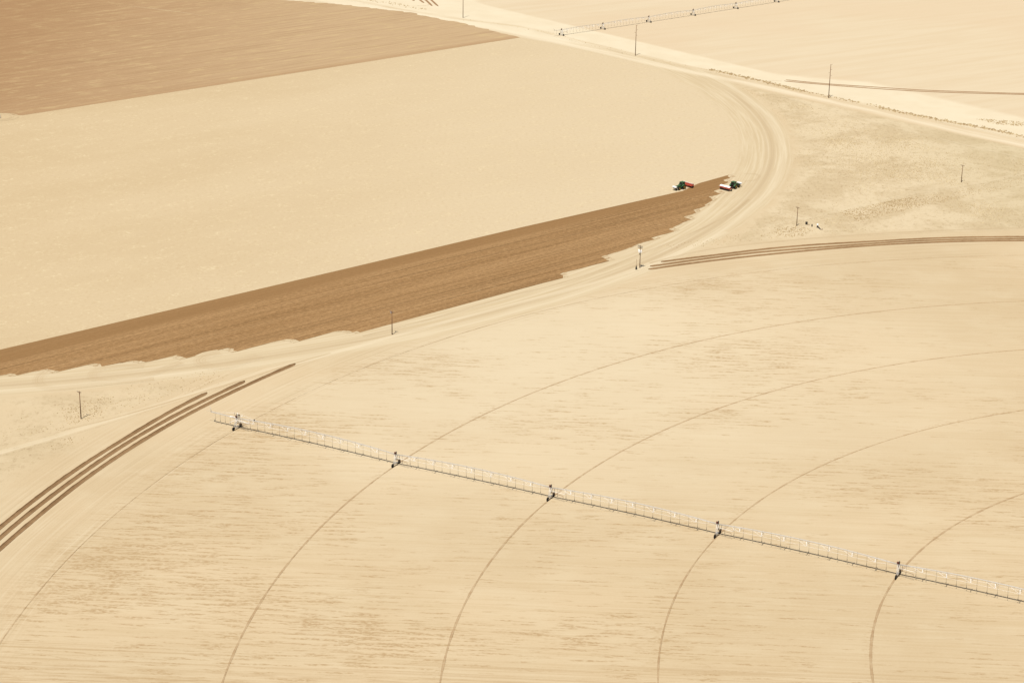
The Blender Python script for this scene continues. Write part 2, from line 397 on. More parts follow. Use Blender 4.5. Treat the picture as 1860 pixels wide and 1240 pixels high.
sheet('near_field', arc(NEAR_C, 414.5, 0, 2*math.pi, 300)[:-1], .012, m_land)

# freshly ploughed strip, ragged along its headland side
TOP = [(-60, 650.5), (0, 635), (620, 490), (947, 413), (1240, 347), (1270, 333), (1334, 315)]
RAG = [(1324,318),(1321,320.5),(1328,322.6),(1325,324),(1313.6,327.3),(1318,329),(1322,332),(1318,334),(1307,337),(1310,341),(1305,344),(1298,347),(1304,349.5),(1309,352),(1302,354.5),(1285,358),(1289,360),(1294.7,362.8),(1291,366),(1284,370),(1278,375.8),(1270,378.5),(1261.6,381),(1263,384),(1264,387),(1254,390.5),(1242.7,394),(1249,396),(1255.7,398.9),(1246,402),(1235,407),(1215,417),(1226,420),(1210,425),(1197,428),(1184,432),(1190,435),(1170,440),(1157,444),(1147,449),(1138,452),(1127,456),(1110,461),(1093,466),(1100,470),(1107,474),(1093,478),(1080,481),(1050,489),(1020,496),(1018,498),(1023,505),(953,523),(853,550),(720,586),(657,603),(648,601.5),(640,603),(628,600),(608,602),(543,620),(534,617),(520,616),(500,620),(432,638),(422,634),(413,632),(390,637),(337,651),(328,648),(320,645),(300,650),(267,657),(255,655.5),(240,655),(215,660),(187,665),(180,661.5),(170,660),(140,667),(107,675),(97,672),(87,670),(60,675),(33,681),(26,679),(20,678),(0,682),(-60,697)]
def ragged(pts, amp=.9, step=1.6, seed=3):
    rnd = random.Random(seed); o = []
    for p, q in zip(pts[:-1], pts[1:]):
        n = max(1, int((q-p).length/step)); t = (q-p).normalized(); nn = Vector((-t.y, t.x, 0))
        straight = abs(t.dot(Vector((math.cos(ROW_A), math.sin(ROW_A), 0)))) > .985
        for j in range(n):
            am = amp*(.22 if straight else 1)
            along = Vector((math.cos(ROW_A), math.sin(ROW_A), 0))
            o.append(p + (q-p)*j/n + (nn*rnd.uniform(-.15, .15) + along*rnd.uniform(-1, 1))*am)
    o.append(pts[-1]); return o
e0 = at(0, 635); e1 = at(1240, 347)
qline = lambda p: p.y*math.cos(ROW_A) - p.x*math.sin(ROW_A)
m_plow = plow_mat('moist_ploughed_soil', (0.205, 0.116, 0.048), (0.284, 0.172, 0.079), (qline(e0)+qline(e1))/2, .14)
far_e = (qline(at(40, 210)) + qline(at(943, 69)))/2
m_plow2 = plow_mat('ploughed_soil', (0.292, 0.184, 0.096), (0.376, 0.254, 0.138), far_e, .2, True)
m_fr, k_, b_ = new_mat('scattered_ploughed_soil'); lc_, lh_ = land(k_); P_, X_, Y_ = k_.pos(); a_, q_ = k_.uv_along(X_, Y_, ROW_A)
n_ = k_.noise(k_.scaled(a_, q_, .30, 1.3), 1.0, 3, .75)
k_.put(b_.inputs['Base Color'], k_.mix(k_.step(n_, .47, .62), lc_, (0.255, 0.158, 0.074)))
alo = Vector((math.cos(ROW_A), math.sin(ROW_A), 0))
for z_, sh_ in ((.034, 3.4), (.037, -2.6)):
    sheet('ploughed_fringe', [at(*p) + alo*min(0, sh_) for p in TOP[1:-1]] + [at(*p) + alo*sh_ for p in RAG], z_, m_fr)
sheet('ploughed_strip', [at(*p) for p in TOP] + ragged([at(*p) for p in RAG]), .04, m_plow)
FB = [(-160, 238), (0, 205.5), (14, 206), (26, 209.5), (40, 210), (620, 120), (943, 69)]
FR = [(943,69),(925,64),(907,59),(895,57),(880,52),(866,49),(853,46),(835,42),(815,38),(790,33),(767,28),(745,23),(720,20.5),(687,17),(650,12),(620,8.5),(560,4),(510,0),(430,-6),(330,-12),(200,-30),(-200,-40)]
sheet('ploughed_field', [at(*p) for p in FB[:-1]] + ragged([at(*p) for p in FR], 1.6, 3.0, 5), .04, m_plow2)

# main dirt road, its bare verge and side tracks
m_road = strip_mat('pale_road', (0.53, 0.455, 0.325), (0.585, 0.515, 0.385), .85, (.015, 1.4), (.3, .6), (.10, 1.05))
strip('road', smooth(ROADLINE, 8), 15, .02, m_road)
m_verge = strip_mat('brown_verge', (0.36, 0.262, 0.148), (0.46, 0.36, 0.225), .7, (.02, 2.0), (.42, .66), (.1, 1.0))
VERGE = [at(*p) for p in ((600,-8),(700,12),(780,26),(860,38),(950,50),(1010,64),(1064,78),(1140,95),(1240,119),(1340,138.5),(1423,158),(1500,175.5),(1590,194),(1673,212),(1773,231),(1860,250),(2000,283))]
strip('verge', smooth(VERGE, 8), 9, .028, m_verge)
m_trk = strip_mat('worn_track', (0.30, 0.215, 0.122), (0.38, 0.285, 0.17), .75, (.04, 3.5), (.42, .62), (.2, .9))
m_trkp = strip_mat('pale_track', (0.50, 0.42, 0.29), (0.54, 0.465, 0.33), .65, (.02, 2.0), (.3, .6), (.2, .95))
m_trkq = strip_mat('faint_pale_track', (0.46, 0.385, 0.255), (0.49, 0.41, 0.28), .5, (.02, 2.0), (.4, .65), (.2, .95))
m_loop = strip_mat('turning_marks', (0.34, 0.248, 0.142), (0.39, 0.295, 0.178), .75, (.02, 5.0), (.50, .62), (.5, .95))
strip('path', smooth([at(*p) for p in ((-60,838),(0,822),(100,793),(200,762),(300,731),(380,705),(470,677),(560,653),(660,626),(760,598),(880,566),(1000,535),(1100,507),(1200,472),(1262,446),(1320,421))], 6), 5.0, .018, m_trkp)
strip('path', smooth([at(*p) for p in ((110,782),(190,763),(250,746.5),(310,729),(370,711),(440,690),(520,664),(600,641))], 6), 1.3, .0255, m_trk)
strip('path', smooth([at(*p) for p in ((660,610),(760,585),(850,560),(920,539),(1000,519),(1080,495),(1150,467),(1220,439),(1280,413),(1330,386),(1360,362))], 6), 2.2, .0270, m_trk)
strip('path', smooth([at(*p) for p in ((1180,478),(1260,458),(1340,446),(1440,436),(1560,426.5),(1700,419),(1860,413.5))], 6), 2.0, .020, m_trk)
strip('path', smooth([at(*p) for p in ((1390,410),(1480,392),(1560,374),(1660,350),(1760,334),(1860,316),(1950,300))], 6), 6.0, .0235, m_trkq)
strip('path', smooth([at(*p) for p in ((1420,175),(1500,198),(1590,222),(1700,250),(1800,274),(1900,296))], 6), 3.0, .0222, m_trkq)
strip('path', smooth([at(*p) for p in ((1380,150),(1392,147.5),(1405,147),(1420,147.5))], 3), 2.0, .022, m_trk)
LZ = .030
# loops where the tractors turned on the headland
for pts, w in ((((98,664),(85,672),(70,686),(73,698),(95,705),(130,702),(200,694),(280,688)), 5.0),
               (((262,664),(215,664),(180,670),(168,680),(176,688),(215,690),(260,684),(300,668),(330,658)), 4.5),
               (((400,640),(378,644),(364,652),(366,659),(385,665),(410,664),(440,655),(470,645)), 6.5),
               (((1352,316),(1372,316),(1379,320),(1372,327),(1352,329)), 2.0)):
    LZ += .004; strip('turning_track', smooth([at(*p) for p in pts], 2.0), w, LZ, m_loop)

# wheel ruts of the irrigation machine
m_rut, k_, b_ = new_mat('rutted_soil'); lc_, lh_ = land(k_); P_, X_, Y_ = k_.pos(); n_ = k_.noise(P_, .25, 3, .7)
k_.put(b_.inputs['Base Color'], k_.mix(k_.step(n_, .3, .7,   .30, .80), lc_, (0.285, 0.185, 0.098)))
m_rut1, k_, b_ = new_mat('faint_rutted_soil'); lc_, lh_ = land(k_); P_, X_, Y_ = k_.pos(); n_ = k_.noise(P_, .12, 3, .7)
k_.put(b_.inputs['Base Color'], k_.mix(k_.step(n_, .35, .7, .15, .75), lc_, (0.30, 0.20, 0.108)))
RUT = ((-1, 0), (-.7, .05), (-.4, .015), (.4, .015), (.7, .06), (1, 0))
for i, rr in enumerate(TRACK_R):
    ps = arc(NEAR_C, rr, R(60), R(236), 900)
    strip('wheel_track', ps, (.32, .60, .60, .50, .68)[i], .03, m_rut1 if i == 0 else m_rut, RUT, .25, hj=.5)

# lister trenches around the circles: dark moist soil thrown into ridges
m_tr, k_, b_ = new_mat('moist_trench_soil'); P_, X_, Y_ = k_.pos(); n_ = k_.noise(P_, .5, 3, .7); n2_ = k_.noise(P_, .03, 2, .6)
k_.put(b_.inputs['Base Color'], k_.mix(k_.step(k_.m('ADD', k_.m('MULTIPLY', n_, .5), k_.m('MULTIPLY', n2_, .5)), .35, .65), (0.178, 0.105, 0.050), (0.245, 0.153, 0.077)))
TRPN = ((-1, 0), (-.85, .10), (-.6, .12), (-.3, .05), (-.05, .20), (.12, .24), (.30, .02), (.50, .30), (.62, .34), (.78, .04), (.90, .10), (1, 0))
TRP = ((-1, 0), (-.8, .05), (-.4, .03), (-.1, .10), (.15, .03), (.38, .17), (.52, .05), (.70, .19), (.86, .04), (1, 0))
def ang(c, p): d = at(*p) - c; return math.atan2(d.y, d.x)
def wobble(c, r, a0, a1, n, seed):
    rnd = random.Random(seed); f = [(rnd.uniform(8, 40), rnd.uniform(0, 6), rnd.uniform(.1, .3)) for _ in range(4)]
    return [Vector((c[0] + (r+sum(w*math.sin(q*a+ph) for q, ph, w in f))*math.cos(a), c[1] + (r+sum(w*math.sin(q*a+ph) for q, ph, w in f))*math.sin(a), 0)) for a in [a0 + (a1-a0)*i/n for i in range(n+1)]]
for j, (rr, aL, aR) in enumerate(((423.6, (378, 714), (1201, 476)), (420.3, (443, 692), (1179, 483)), (417.0, (535, 660.5), (1175, 488)))):
    a_end = R(232)
    strip('trench', wobble(NEAR_C, rr, ang(NEAR_C, aL), a_end, 500, j)[::-1], 1.85, .03, m_tr, TRPN, .14, 1.5, hj=.2)
    strip('trench', wobble(NEAR_C, rr, R(60), ang(NEAR_C, aR), 500, j+5)[::-1], 1.95, .03, m_tr, TRP, .08, 1.5, hj=.2)
FC = Vector((302.8, 1514.17, 0)); m_tr2 = plain('dry_trench_soil', (0.245, 0.148, 0.078), .95, 0, .2, .2, .05)
for rr in (356.3, 352.6):
    strip('trench', wobble(FC, rr, ang(FC, (1425, 147)), R(-58), 300, int(rr))[::-1], 2.0, .03, m_tr2, TRP, .12, 1.5, hj=.3)
for p, q in (((748, -2), (752, 2)), ((755, -6), (770, 6)), ((768, -5), (785, 11.5)), ((774, -8), (796, 12))):
    p, q = at(*p), at(*q); strip('trench', [p + (q-p)*i/12 for i in range(13)], 1.7, .03, m_tr2, TRP, .1, 1.5)
strip('trench', smooth([at(*p) for p in ((765,-3),(776,4),(780,8),(772,11),(758,11))], 3), 1.2, .03, m_trk)
# pale wheelings across the far ploughed field
m_pl2 = plain('pale_wheeling', (0.42, 0.325, 0.20), .95, 0, .3, .1, .05)
strip('path', smooth([at(*p) for p in ((205,10),(250,13),(300,19),(345,25),(385,31.5))], 6), .9, .06, m_pl2, taper=6)

# ------------------------------------------------------------------ dry grass and brush (uncountable)
m_gr, k_, b_ = new_mat('dry_grass'); oi = k_.n('ShaderNodeAttribute'); oi.attribute_name = 'tone'
k_.put(b_.inputs['Base Color'], k_.mix(oi.outputs['Fac'], (0.27, 0.19, 0.10), (0.50, 0.41, 0.245)))
def clumps(name, spots, label):
    vs, fs, tn = [], [], []; rnd = random.Random(11)
    for (x, y, s, tone) in spots:
        i0 = len(vs); n = 6; a0 = rnd.uniform(0, 6)
        for b in range(n):
            a = a0 + 6.283*b/n; r = s*rnd.uniform(.30, .75); vs.append((x + r*math.cos(a), y + r*math.sin(a), 0))
        vs.append((x + rnd.uniform(-.2, .2)*s, y + rnd.uniform(-.2, .2)*s, s*rnd.uniform(.35, .6)))
        fs += [(i0+b, i0+(b+1) % n, i0+n) for b in range(n)]
        tn += [min(1, max(0, tone + rnd.uniform(-.2, .2)))]*(n+1)
    me = bpy.data.meshes.new(name); me.from_pydata(vs, [], fs); at_ = me.attributes.new('tone', 'FLOAT', 'POINT'); at_.data.foreach_set('value', tn); me.update()
    return obj(name, me, m_gr, label=label, kind='stuff', cat='dry plants')
rnd = random.Random(21); sp = []
vp = smooth([at(*p) for p in ((1290,127),(1340,138),(1385,148),(1423,157.5),(1470,168),(1500,174.5),(1545,184),(1590,192.5),(1630,203),(1673,211.5),(1720,221),(1773,230),(1820,240),(1860,249),(1960,273))], 1.0)
for i, p in enumerate(vp):
    dens = .35 + .65*(math.sin(i*.045) > -.3)
    for _ in range(5):
        if rnd.random() < dens: sp.append((p.x + rnd.gauss(0, 1.3), p.y + rnd.gauss(0, 1.3), rnd.uniform(.4, 1.4), rnd.choice((.0, .1, .2, .5))))
clumps('ditch_brush', sp, 'dry brown brush lining the ditch beside the dirt road')
sp = []
def spots(poly, n, s0, s1, tones, cl=None):
    xs = [p.x for p in poly]; ys = [p.y for p in poly]; c = 0; seeds = [(rnd.uniform(min(xs), max(xs)), rnd.uniform(min(ys), max(ys))) for _ in range(cl or 0)]
    tries = 0
    while c < n and tries < n*40:
        tries += 1
        if seeds and rnd.random() < .75: sx, sy = rnd.choice(seeds); x, y = sx + rnd.gauss(0, 7), sy + rnd.gauss(0, 7)
        else: x, y = rnd.uniform(min(xs), max(xs)), rnd.uniform(min(ys), max(ys))
        ins = False
        for p, q in zip(poly, poly[1:] + poly[:1]):
            if (p.y > y) != (q.y > y) and x < (q.x-p.x)*(y-p.y)/(q.y-p.y) + p.x: ins = not ins
        if ins: sp.append((x, y, rnd.uniform(s0, s1), rnd.choice(tones))); c += 1
tri = [at(*p) for p in ((1345,160),(1420,178),(1600,225),(1740,262),(1860,290),(1930,310),(1930,405),(1860,406),(1700,412),(1560,420),(1440,428),(1345,440),(1400,400),(1425,350),(1440,290),(1425,230),(1390,190))]
spots(tri, 8000, .12, .5, (.1, .3, .5, .8, 1.0), 70)
spots([at(*p) for p in ((1500,250),(1600,240),(1800,300),(1800,330),(1620,330),(1460,320),(1440,280))], 3600, .12, .5, (.05, .2, .4, .8), 30)
spots([at(*p) for p in ((1520,385),(1640,360),(1750,345),(1860,312),(1900,312),(1860,335),(1700,370),(1560,402))], 2000, .2, .6, (.0, .15, .4), 18)
spots([at(*p) for p in ((1400,418),(1450,408),(1480,420),(1450,432),(1410,430))], 260, .2, .7, (.0, .15, .4), 5)
spots([at(*p) for p in ((1150,450),(1250,440),(1340,425),(1420,405),(1420,432),(1300,446),(1230,452))], 160, .15, .6, (.0, .2, .5), 8)
clumps('dry_grass', sp, 'dry tan grass scattered over the rough corner between the fields')
sp = []
spots([at(*p) for p in ((0,745),(100,735),(230,700),(380,672),(440,672),(330,715),(200,757),(120,782),(40,790),(0,800))], 420, .12, .5, (.0, .2, .5, .9), 10)
spots([at(*p) for p in ((110,740),(190,722),(215,732),(160,765),(120,772))], 330, .12, .5, (.0, .2, .4), 7)
spots([at(*p) for p in ((80,805),(150,790),(160,800),(90,818))], 60, .12, .45, (.0, .2, .5), 3)
spots([at(*p) for p in ((310,700),(390,682),(400,700),(330,716))], 60, .12, .45, (.0, .2, .5), 3)
clumps('dry_grass', sp, 'sparse dry weeds around the pole at the left')
sp = []
spots([at(*p) for p in ((1770,216),(1800,217),(1860,222),(1900,232),(1860,230),(1810,226))], 300, .3, 1.0, (.1, .3, .5), 8)
clumps('dry_grass', sp, 'tan weeds in the pale ground beyond the road')
sp = []
wl = smooth([at(*p) for p in ((620,-6),(660,-1),(690,4),(715,7),(735,11),(752,15),(770,17))], 1.2)
for p in wl:
    for _ in range(3):
        if rnd.random() < .45: sp.append((p.x + rnd.gauss(0, 1.6), p.y + rnd.gauss(0, 1.6), rnd.uniform(.3, 1.1), rnd.choice((.1, .25, .5))))
for p in smooth([at(*p) for p in ((845,36),(900,43),(960,53),(1010,64),(1064,79),(1140,97),(1200,112),(1290,130))], 1.2):
    if rnd.random() < .5: sp.append((p.x + rnd.gauss(0, 2.0), p.y + rnd.gauss(0, 2.0), rnd.uniform(.25, .8), rnd.choice((.15, .35, .6))))
clumps('dry_grass', sp, 'thin brown weeds along the far verge of the road')

# ------------------------------------------------------------------ irrigation machines
def wheel_mesh():
    mb = MB(); n = 24
    mb.lathe([(.34, -.17), (.54, -.19), (.63, -.14), (.65, 0), (.63, .14), (.54, .19), (.34, .17)], (0, 0, 0), 'X', n, 0)
    mb.lathe([(.10, -.15), (.34, -.12), (.345, .12), (.10, .15)], (0, 0, 0), 'X', n, 1)
    for i in range(16):                                   # lugs
        a = 2*math.pi*i/16; mb.box((((-1)**i)*.08, math.cos(a)*.66, math.sin(a)*.66), (.2, .07, .07), Matrix.Rotation(a, 3, 'X'), 0)
    return mb.mesh('wheel')
WHEEL = wheel_mesh()
for m in (M_rub, M_galv): WHEEL.materials.append(m)
PIPE_Z = 3.85
def tower_mesh():
    mb = MB()
    mb.box((0, 0, .80), (.18, 3.7, .20))                  # base beam between the wheels
    for s in (-1, 1):
        mb.box((0, s*1.86, .72), (.34, .22, .34))         # wheel gearboxes
        for x in (-.32, .32):
            mb.tube([(x*.25, s*1.62, .88), (x, s*.20, PIPE_Z-.10)], .062, 6)
        mb.tube([(-.12, s*1.2, 1.55), (.12, s*1.2, 1.55)], .04, 5)
    mb.tube([(0, -1.0, 2.0), (0, 1.0, 2.0)], .05, 6)
    mb.tube([(0, -1.35, 1.3), (0, .55, 2.9)], .04, 5); mb.tube([(0, 1.35, 1.3), (0, -.55, 2.9)], .04, 5)
    mb.box((0, 0, 1.02), (.36, .62, .36))                 # drive motor
    mb.box((0, 0, PIPE_Z-.18), (.8, .55, .10))            # saddle under the pipe
    return mb.mesh('drive_tower')
TOWER = tower_mesh(); TOWER.materials.append(M_galv)
def control_mesh():
    mb = MB(); mb.box((-.30, 0, PIPE_Z+.42), (.55, .42, .62), bev=.04); mb.tube([(.12, 0, PIPE_Z+.1), (.12, 0, PIPE_Z+1.0)], .17, 8, 1)
    mb.tube([(-.1, -.1, PIPE_Z+.2), (.5, -.75, 2.2)], .07, 6, 1)
    mb.tube([(.9, .5, PIPE_Z-.05), (.9, .9, 1.4)], .055, 6, 1)
    return mb.mesh('control_box')
CTRL = control_mesh()
for m in (M_rust, M_dark): CTRL.materials.append(m)
def boom_mesh(pivot_side):
    mb = MB()
    for y, z, L in ((-.55, 2.85, 5.2), (-.75, 2.25, 4.6)):
        mb.tube([(pivot_side*.3, y*.5, z), (pivot_side*L, y, z-.05)], .055, 6, 0 if y > -.6 else 1)
    mb.tube([(pivot_side*5.2, -.55, 2.85), (pivot_side*5.2, -.55, PIPE_Z)], .04, 5)
    mb.tube([(pivot_side*4.6, -.75, 2.25), (pivot_side*4.6, -.75, 1.2)], .045, 5, 1)
    return mb.mesh('boom')
HOSE_CACHE = {}
def hose_mesh(top):
    key = round(top, 2)
    if key not in HOSE_CACHE:
        mb = MB(); bot = 1.15
        mb.tube([(0, 0, top+.02), (0, .12, top+.22), (0, .26, top+.05), (0, .28, top-.3), (0, .28, bot)], .025, 6, 0)
        mb.tube([(0, .28, bot+.75), (0, .28, bot+.18)], .045, 6, 0)
        mb.lathe([(.05, .16), (.12, .12), (.14, .05), (.06, 0)], (0, .28, bot), 'Z', 8, 0)
        me = mb.mesh('drop_hose'); me.materials.append(M_hose); HOSE_CACHE[key] = me
    return HOSE_CACHE[key]
def make_pivot(towers, end_pt, inner_pt, label, name='irrigation_machine', group='centre pivot sprinkler machines', hoses=None, end_hoses=5, detail=True, dark_pipe=False):
    root = empty(name, (towers[0].x, towers[0].y, 0), 0, label, 'irrigation machine', group)
    inv = Matrix.Translation(-root.location)
    pipe_m = M_pipe
    pts = [Vector((t.x, t.y, 0)) for t in towers]
    along = (pts[-1] - pts[0]).normalized()               # from the outer end towards the pivot
    rz = math.atan2(along.y, along.x)
    for i, p in enumerate(pts):
        t = obj('drive_tower', TOWER, None, root); t.location = p - root.location; t.rotation_euler = (0, 0, rz)
        for s in (-1, 1):
            w = obj('wheel', WHEEL, None, t); w.location = (0, s*2.08, .66); w.rotation_euler = (R(17*i*s), 0, 0)
        obj('control_box', CTRL, None, t)
        if i == 0 or detail:
            bm_ = boom_mesh(1); bm_.materials.append(M_white); bm_.materials.append(M_wood); obj('boom', bm_, None, t)
    if detail:
        mb = MB(); mb.box((-1.9, -.35, PIPE_Z+.30), (1.5, .45, .30), Matrix.Rotation(R(-8), 3, 'Y'), bev=.10); mb.tube([(-1.1, -.3, PIPE_Z+.25), (.1, 0, PIPE_Z+.1)], .12, 8)
        me = mb.mesh('booster_pump'); me.materials.append(M_white); o = obj('booster_pump', me, None, root); o.rotation_euler = (0, 0, rz)
        mb = MB(); mb.tube([(-.55, .2, PIPE_Z), (-1.05, .2, PIPE_Z+1.75)], .05, 5)
        for x in (-.15, .45, .95): mb.tube([(x, .3, PIPE_Z), (x, .3, PIPE_Z+1.15)], .07, 6); mb.lathe([(.12, 0), (.2, .12), (.2, .3), (.1, .4)], (x, .3, PIPE_Z+.95), 'Z', 8)
        me = mb.mesh('valve_set'); me.materials.append(M_dark); o = obj('valve_set', me, None, root); o.rotation_euler = (0, 0, rz)
        mb = MB(); mb.tube([(.3, 0, PIPE_Z), (.3, 0, PIPE_Z+2.0)], .06, 6); mb.tube([(.3, 0, PIPE_Z+1.9), (-9.6, 0, PIPE_Z+.25)], .028, 4); mb.tube([(.3, 0, PIPE_Z+1.9), (9.0, 0, PIPE_Z+.4)], .028, 4)
        mb.tube([(-.2, -.4, 3.3), (-2.1, -1.5, 2.3)], .06, 6); mb.tube([(.2, -.4, 3.4), (5.6, -.8, 3.2)], .085, 6); mb.tube([(.5, .4, PIPE_Z+.3), (1.9, .8, PIPE_Z+.9)], .07, 6)
        me = mb.mesh('stay_mast'); me.materials.append(M_white); o = obj('stay_mast', me, None, root); o.rotation_euler = (0, 0, rz)
        mb = MB(); mb.tube([(7.1, 0, PIPE_Z+.1), (7.1, 0, PIPE_Z+.7)], .13, 8); mb.lathe([(.13, 0), (.24, .1), (.2, .3), (.1, .34)], (7.1, 0, PIPE_Z+.6), 'Z', 8)
        me = mb.mesh('riser_valve'); me.materials.append(M_dark); o = obj('riser_valve', me, None, root); o.rotation_euler = (0, 0, rz)
    nodes = [Vector((end_pt.x, end_pt.y, 0))] + pts + ([Vector((inner_pt.x, inner_pt.y, 0))] if inner_pt else [])
    for i in range(len(nodes)-1):
        p, q = nodes[i], nodes[i+1]; L = (q-p).length; d = (q-p)/L; a = math.atan2(d.y, d.x)
        bow = 0 if i == 0 else 1.0*(L/55)**2
        zz = lambda t: PIPE_Z + (bow*4*t*(1-t)) + (.25*(1-t) if i == 0 else 0)
        mb = MB(); n = 14
        mb.tube([(L*t/n, 0, zz(t/n)) for t in range(n+1)], .13, 8)
        for y in (-.23, .23): mb.tube([(L*t/n, y, zz(t/n)-.02) for t in range(n+1)], .075, 6)  # two side tubes added along the pipe to widen its ground shadow
        for t in range(1, n):                             # flanges between pipe sections
            if t % 2 == 0: mb.tube([(L*t/n-.05, 0, zz(t/n)), (L*t/n+.05, 0, zz(t/n))], .17, 8)
        if i == 0:                                        # end gun
            mb.tube([(.05, 0, zz(0)), (.05, 0, zz(0)+.5)], .12, 6); mb.tube([(.05, 0, zz(0)+.45), (-.75, .55, zz(0)+1.35)], .09, 6); mb.tube([(0, 0, zz(0)), (-1.9, 0, zz(0)+.1)], .035, 5)
        me = mb.mesh('span'); me.materials.append(pipe_m)
        s_o = obj('overhang' if i == 0 else 'span', me, None, root); s_o.location = p - root.location; s_o.rotation_euler = (0, 0, a)
        if i > 0:
            mb = MB(); k = 7 if L < 58 else 8; lo = {-1: [(.35, -.1, PIPE_Z-.25)], 1: [(.35, .1, PIPE_Z-.25)]}
            for j in range(k):
                t = (j+1)/(k+1); x = L*t; zt = zz(t); zb = zt - 1.25*min(1, .45 + 2.2*t*(1-t))
                for s in (-1, 1):
                    mb.tube([(x, 0, zt-.05), (x+.25, s*1.15, zb)], .068, 5); lo[s].append((x+.25, s*1.15, zb))
                mb.tube([(x+.25, -1.15, zb), (x+.25, 1.15, zb)], .04, 5)
                for s in (-1, 1):                         # diagonals to the next joint
                    mb.tube([(x-L/(k+1)*.45, 0, zz(t-.45/(k+1))-.05), (x+.25, s*1.15, zb)], .030, 4)
            for s in (-1, 1):
                lo[s].append((L-.35, s*.1, PIPE_Z-.25)); mb.tube(lo[s], .022, 4)
            me = mb.mesh('truss'); me.materials.append(M_white); obj('truss', me, None, s_o)
        nh = end_hoses if i == 0 else (hoses[i-1] if hoses else 15)
        full = round(L/2.9)
        for j in range(nh):
            t = (j+.75)/(full if i else nh+.2)
            if t > .99: break
            h = obj('drop_hose', hose_mesh(zz(t)), None, s_o); h.location = (L*t, 0, 0)
    return root
nt = [(at(424, 782) + at(437.5, 775))/2, (at(713, 848) + at(725.5, 842))/2, (at(994, 910) + at(1006.5, 901))/2, (at(1297, 977) + at(1309, 968))/2, (at(1625.5, 1051) + at(1636, 1042))/2]
d_ = (nt[4] - nt[3]); nt.append(nt[4] + d_)
ou = (nt[0]-nt[1]).normalized()
make_pivot(nt, nt[0] + ou*10.6, None, 'long galvanised sprinkler machine on wheeled towers crossing the near streaked field', hoses=[20, 18, 18, 18, 19])
ft = [(at(1016.4, 64.2) + at(1023.5, 65.6))/2, (at(1091.3, 53) + at(1098.7, 54.4))/2, (at(1174.8, 40.4) + at(1182, 41.6))/2, (at(1255.3, 27.8) + at(1262.6, 29.4))/2, (at(1333, 15.6) + at(1340, 17))/2, (at(1407, 3.8) + at(1414.5, 5.2))/2]
d_ = (ft[5]-ft[4]); ft.append(ft[5] + d_)
ou = (ft[0]-ft[1]).normalized()
make_pivot(ft, ft[0] + ou*6.5, None, 'distant thin sprinkler machine on wheeled towers beyond the dirt road', hoses=[15, 16, 16, 15, 16, 14], end_hoses=2, detail=False)

# ------------------------------------------------------------------ utility poles
def make_pole(base, h, label, arms=(), lean=0, rz=0, xf=False, tall=False, group='small wooden poles along the track'):
    root = empty('utility_pole', base, rz, label, 'utility pole', group)
    mb = MB(); r0 = .25 if tall else .19
    mb.tube([(0, 0, -.3), (0, 0, h*.5), (0, 0, h)], r0, 10, 0, r0*.62)
    me = mb.mesh('pole'); me.materials.append(M_wood); obj('pole', me, None, root)
    for (z, L) in arms:
        mb = MB(); mb.box((0, -.17, z), (L, .12, .15)); mb.tube([(-L*.32, -.17, z-.05), (0, -.13, z-.65)], .03, 4); mb.tube([(L*.32, -.17, z-.05), (0, -.13, z-.65)], .03, 4)
        me = mb.mesh('crossarm'); me.materials.append(M_wood if not xf else M_dark); ao = obj('crossarm', me, None, root)
        for x in (-L*.46, -L*.2, L*.46):
            mb = MB(); mb.lathe([(.03, 0), (.03, .08), (.08, .10), (.06, .2), (.03, .26)], (x, -.17, z+.075), 'Z', 8)
            me = mb.mesh('insulator'); me.materials.append(M_grey); obj('insulator', me, None, ao)
    if tall:
        for z, s in ((h*.985, 1), (h*.84, 1), (h*.75, -1), (h*.66, 1)):
            mb = MB(); mb.tube([(0, 0, z), (s*.75, 0, z+.12)], .055, 6); mb.lathe([(.06, 0), (.12, .06), (.12, .14), (.05, .2)], (s*.78, 0, z+.08), 'Z', 8)
            me = mb.mesh('insulator'); me.materials.append(M_wood); obj('insulator', me, None, root)
    if xf:
        for x, y in ((-.62, -.25), (.0, -.62), (.62, -.25)):
            mb = MB(); mb.lathe([(.10, -.55), (.30, -.52), (.31, .48), (.20, .56), (.05, .58)], (x, y, h*.74), 'Z', 16)
            for q in (-.12, .12): mb.lathe([(.05, 0), (.06, .12), (.03, .2)], (x+q, y, h*.74+.52), 'Z', 6)
            me = mb.mesh('transformer'); me.materials.append(M_white); obj('transformer', me, None, root)
        mb = MB(); mb.box((0, .05, h*.72), (1.3, .2, .16)); mb.box((.0, -.22, h*.62), (.34, .3, .7)); me = mb.mesh('bracket'); me.materials.append(M_dark); obj('bracket', me, None, root)
    return root
A1 = R(-28)
make_pole(at(147.3, 760.3), 10.0, 'slim brown pole with a short crossarm in weedy ground at the far left', ((9.75, 1.9),), rz=R(-32))
p2 = make_pole(at(712.2, 607.5), 9.5, 'brown pole with a grey-topped crossarm just below the ploughed strip', ((9.2, 2.0),), rz=R(-42))
mb = MB(); mb.lathe([(.08, -.3), (.2, -.28), (.2, .28), (.08, .32)], (-.28, -.25, 8.85), 'Z', 12); me = mb.mesh('transformer'); me.materials.append(M_grey); obj('transformer', me, None, p2)
make_pole(at(1162, 486.5), 10.1, 'pole with two dark crossarms and white transformers at the end of the trenches', ((9.65, 2.5), (8.95, 2.6)), rz=R(-38), xf=True)
make_pole(at(1447, 410.5), 9.0, 'brown pole with a single crossarm beside the black well equipment', ((8.75, 2.1),), rz=R(-42))
make_pole(at(1746, 331), 8.8, 'lone pole with a single crossarm in the rough grass corner at the right', ((8.55, 2.1),), rz=R(-42))
make_pole(at(1505, 178.3), 20.0, 'tall bare pole standing in the brushy ditch at the right', tall=True, rz=R(-5), group='tall poles along the dirt road')
